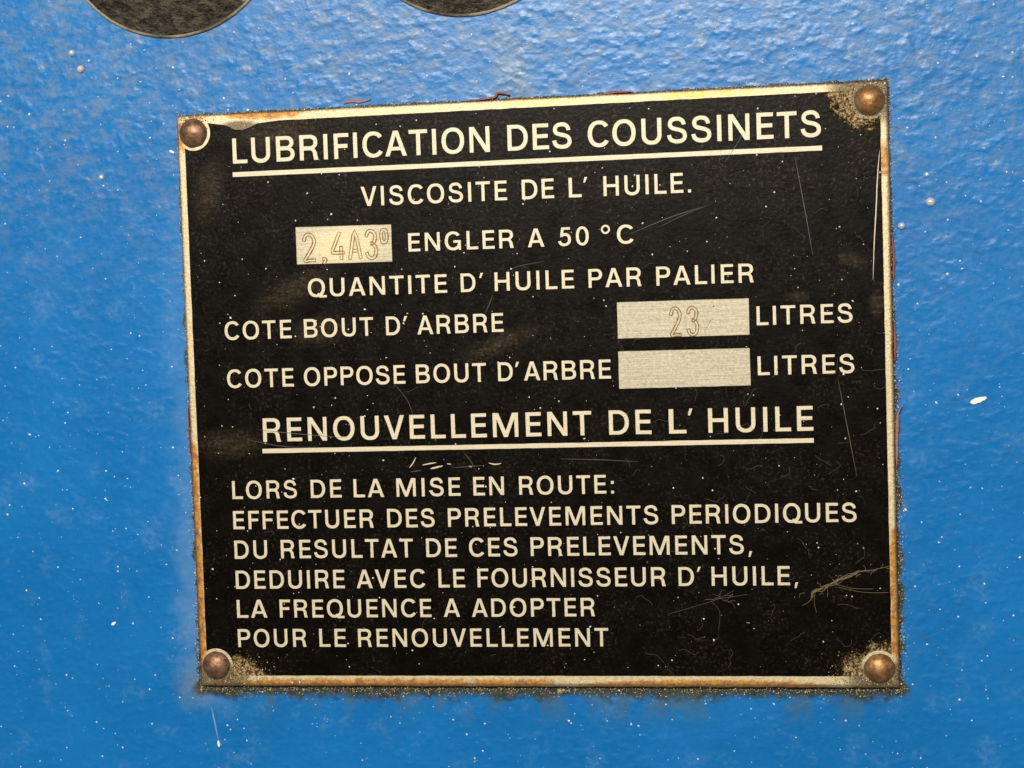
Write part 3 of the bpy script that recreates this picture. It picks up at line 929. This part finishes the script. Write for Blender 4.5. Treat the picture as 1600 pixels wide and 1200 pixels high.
bm = bmesh.new()
for k in range(5600):
    s = random.random()
    if s < .46:                                  # below
        x = random.uniform(-75.5, 76)
        amp = .7 + 1.9 * max(0, .55 + mnoise.noise(Vector((x * .16, 0, 3))))
        x, y = x, -62.2 - abs(random.gauss(0, .6)) * amp
    elif s < .66:
        y = random.uniform(-63, 63)
        amp = (.25 + .8 * (63 - y) / 126) * (.5 + max(0, .5 + mnoise.noise(Vector((1, y * .16, 3)))))
        x = -75.0 - abs(random.gauss(0, .6)) * amp
    elif s < .88:
        y = random.uniform(-63, 63)
        amp = (.5 + 1.0 * (63 - y) / 126) * (.5 + max(0, .5 + mnoise.noise(Vector((9, y * .16, 3)))))
        x = 75.05 + abs(random.gauss(0, .65)) * amp
    else:
        x = random.uniform(-75, 75)
        y = 62.15 + abs(random.gauss(0, .32)) * (.3 + max(0, .6 + mnoise.noise(Vector((x * .1, 5, 3)))))
    h = WH + random.random() ** 2 * .25
    if random.random() < .12:
        h = WH + random.uniform(.5, 1.1)
    mi = random.choices((0, 1, 2, 3), (.12, .22, .50, .16))[0]
    chip_into(bm, x, y, h, random.uniform(.05, .17) * (1.0 if mi < 3 else .75), mi)
for cx, cy, sx, sy, cnt in ((-69, -59.6, 4.6, 2.0, 420), (70.5, -59.8, 4.6, 2.2, 420), (71.5, 59.2, 2.6, 2.6, 330), (-72.5, 60.5, 2.2, 1.2, 90)):
    k = 0
    while k < cnt:
        x, y = random.gauss(cx, sx), random.gauss(cy, sy)
        if abs(x) > 74.6 or abs(y) > 61.8:
            continue
        if min(math.hypot(x - r[0], y - r[1]) for r in RIV) < 3.1:
            continue
        mi = random.choices((0, 1, 2, 3), (.25, .35, .36, .04))[0]
        chip_into(bm, x, y, .05, random.uniform(.05, .17), mi)
        k += 1
for k in range(150):
    x, y = random.uniform(-125, 105), random.uniform(-82, 92)
    if abs(x) > 76 or abs(y) > 63:
        if math.hypot(x + 75.2, y - 104) > 26 and math.hypot(x + 11, y - 105) > 26:
            chip_into(bm, x, y, WH + .04, random.uniform(.06, .2), random.choice((0, 0, 1)), .4)
chip_into(bm, -75.2, -63.2, WH + .3, .42, 2)
chip_into(bm, 4.2, -63.4, WH + .3, .6, 2)
chip_into(bm, 5.0, -63.2, WH + .3, .45, 2)
grime = from_bm('grime', bm, [M_OLIVE, M_BROWN, M_GOLD, M_DUST])
tag(grime, 'olive and rusty grit packed along the edges of the plate', 'grime', kind='stuff')

bm = bmesh.new()
for k in range(3000):
    x, y = random.uniform(-135, 120), random.uniform(-95, 100)
    on = abs(x) < 74.9 and abs(y) < 62
    if on and random.random() < .30:
        continue
    if not on and math.hypot(x + 75.2, y - 104) < 26 or math.hypot(x + 11, y - 105) < 26:
        continue
    r = .06 + .20 * random.random() ** 3.0
    if on:
        r *= .85
        if min(math.hypot(x - q[0], y - q[1]) for q in RIV) < 3.2:
            continue
    chip_into(bm, x, y, (.06 if on else WH) + r * .4, r, 0, .8, random.choice((1, 1, 1, 1.5)))
dust = from_bm('dust', bm, M_DUST)
tag(dust, 'white dust specks scattered over plate and casing', 'dust', kind='stuff')


def fibres(name, specs, m, rad):
    cu = bpy.data.curves.new(name, 'CURVE')
    cu.dimensions = '3D'
    cu.bevel_depth = rad * MM
    cu.bevel_resolution = 0
    for pts in specs:
        q = dense(pts, 5)
        s = cu.splines.new('POLY')
        s.points.add(len(q) - 1)
        for i, (p, c) in enumerate(zip(s.points, q)):
            hh = (.07 if abs(c[0]) < 75 and abs(c[1]) < 62.2 else WH + .04) + .12 * abs(mnoise.noise(Vector((c[0], c[1], 0))))
            p.co = (*w((c[0] * MM, c[1] * MM, hh * MM)), 1)
    o = bpy.data.objects.new('tmp', cu)
    C.objects.link(o)
    me = bpy.data.meshes.new_from_object(o.evaluated_get(bpy.context.evaluated_depsgraph_get()))
    bpy.data.objects.remove(o)
    me.materials.clear()
    return link(name, me, m)


def curl(x, y, L, a, bend):
    pts = []
    for i in range(5):
        pts.append((x, y))
        x += math.cos(a) * L / 4
        y += math.sin(a) * L / 4
        a += random.gauss(0, bend)
    return pts


sp = []
for k in range(80):
    if random.random() < .68:
        x, y = random.uniform(18, 72), random.uniform(-59, 12)
    else:
        x, y = random.uniform(-72, 72), random.uniform(-59, 58)
    sp.append(curl(x, y, random.uniform(1.0, 5.0), random.gauss(.25, .8), .6))
for k in range(45):
    x, y = random.uniform(77, 105), random.uniform(-85, 60)
    sp.append(curl(x, y, random.uniform(1.5, 5.5), random.uniform(0, 3.1), .5))
lint = fibres('lint', sp, M_LINT, .024)
tag(lint, 'fine pale lint hairs lying on the plate and casing', 'lint', kind='stuff')

sp = []
path = dense([(57.5, -43.4), (58.1, -42.2), (60.4, -41.1), (63.7, -39.5), (67.6, -38.0), (70.5, -37.6), (73.4, -36.9)], 4)
for k in range(14):
    a0 = random.randrange(1, 12)
    q = [(x + random.gauss(-.2, .32), y + random.gauss(-.1, .26)) for x, y in path[a0:a0 + random.randrange(5, 12)]]
    sp.append(q[::2] if len(q) > 5 else q)
for k in range(16):
    i = random.randrange(2, len(path) - 1)
    x, y = path[i]
    sp.append(curl(x + random.gauss(-.6, .7), y + random.gauss(-.1, .3), random.uniform(.8, 2.6), random.gauss(.38, .55) + random.choice((0, 3.14)), .85))
sp += [path, [(58.2, -42.3), (58.0, -44.5), (58.4, -46.5)], [(58.0, -42.8), (56.8, -44.3), (55.5, -45.0)], [(63, -41.2), (68, -42.3), (73, -42.4)],
       [(62.5, -40.6), (66, -41.5), (70, -41.6)]]
tangle = fibres('lint_tangle', sp, M_LINT2, .034)
tag(tangle, 'straw coloured tangle of lint and web caught near the lower right border', 'lint tangle')
sp = [[(28, -46.6), (33, -45.2), (38, -43.6), (41.5, -41.8)], [(35.5, -43.7), (39, -43.4), (44.3, -42.6)], [(36.8, -44), (38.5, -46.2), (38.2, -50)],
      [(38.5, -43.4), (38.9, -42.0), (39.8, -41.6)]]
for k in range(9):
    sp.append(curl(random.gauss(39, 2), random.gauss(-43.2, .5), random.uniform(1, 3), random.gauss(.3, .5), .5))
wisp = fibres('lint_tangle', sp, M_LINT, .03)
tag(wisp, 'small grey wisp of lint under the words D HUILE', 'lint tangle')
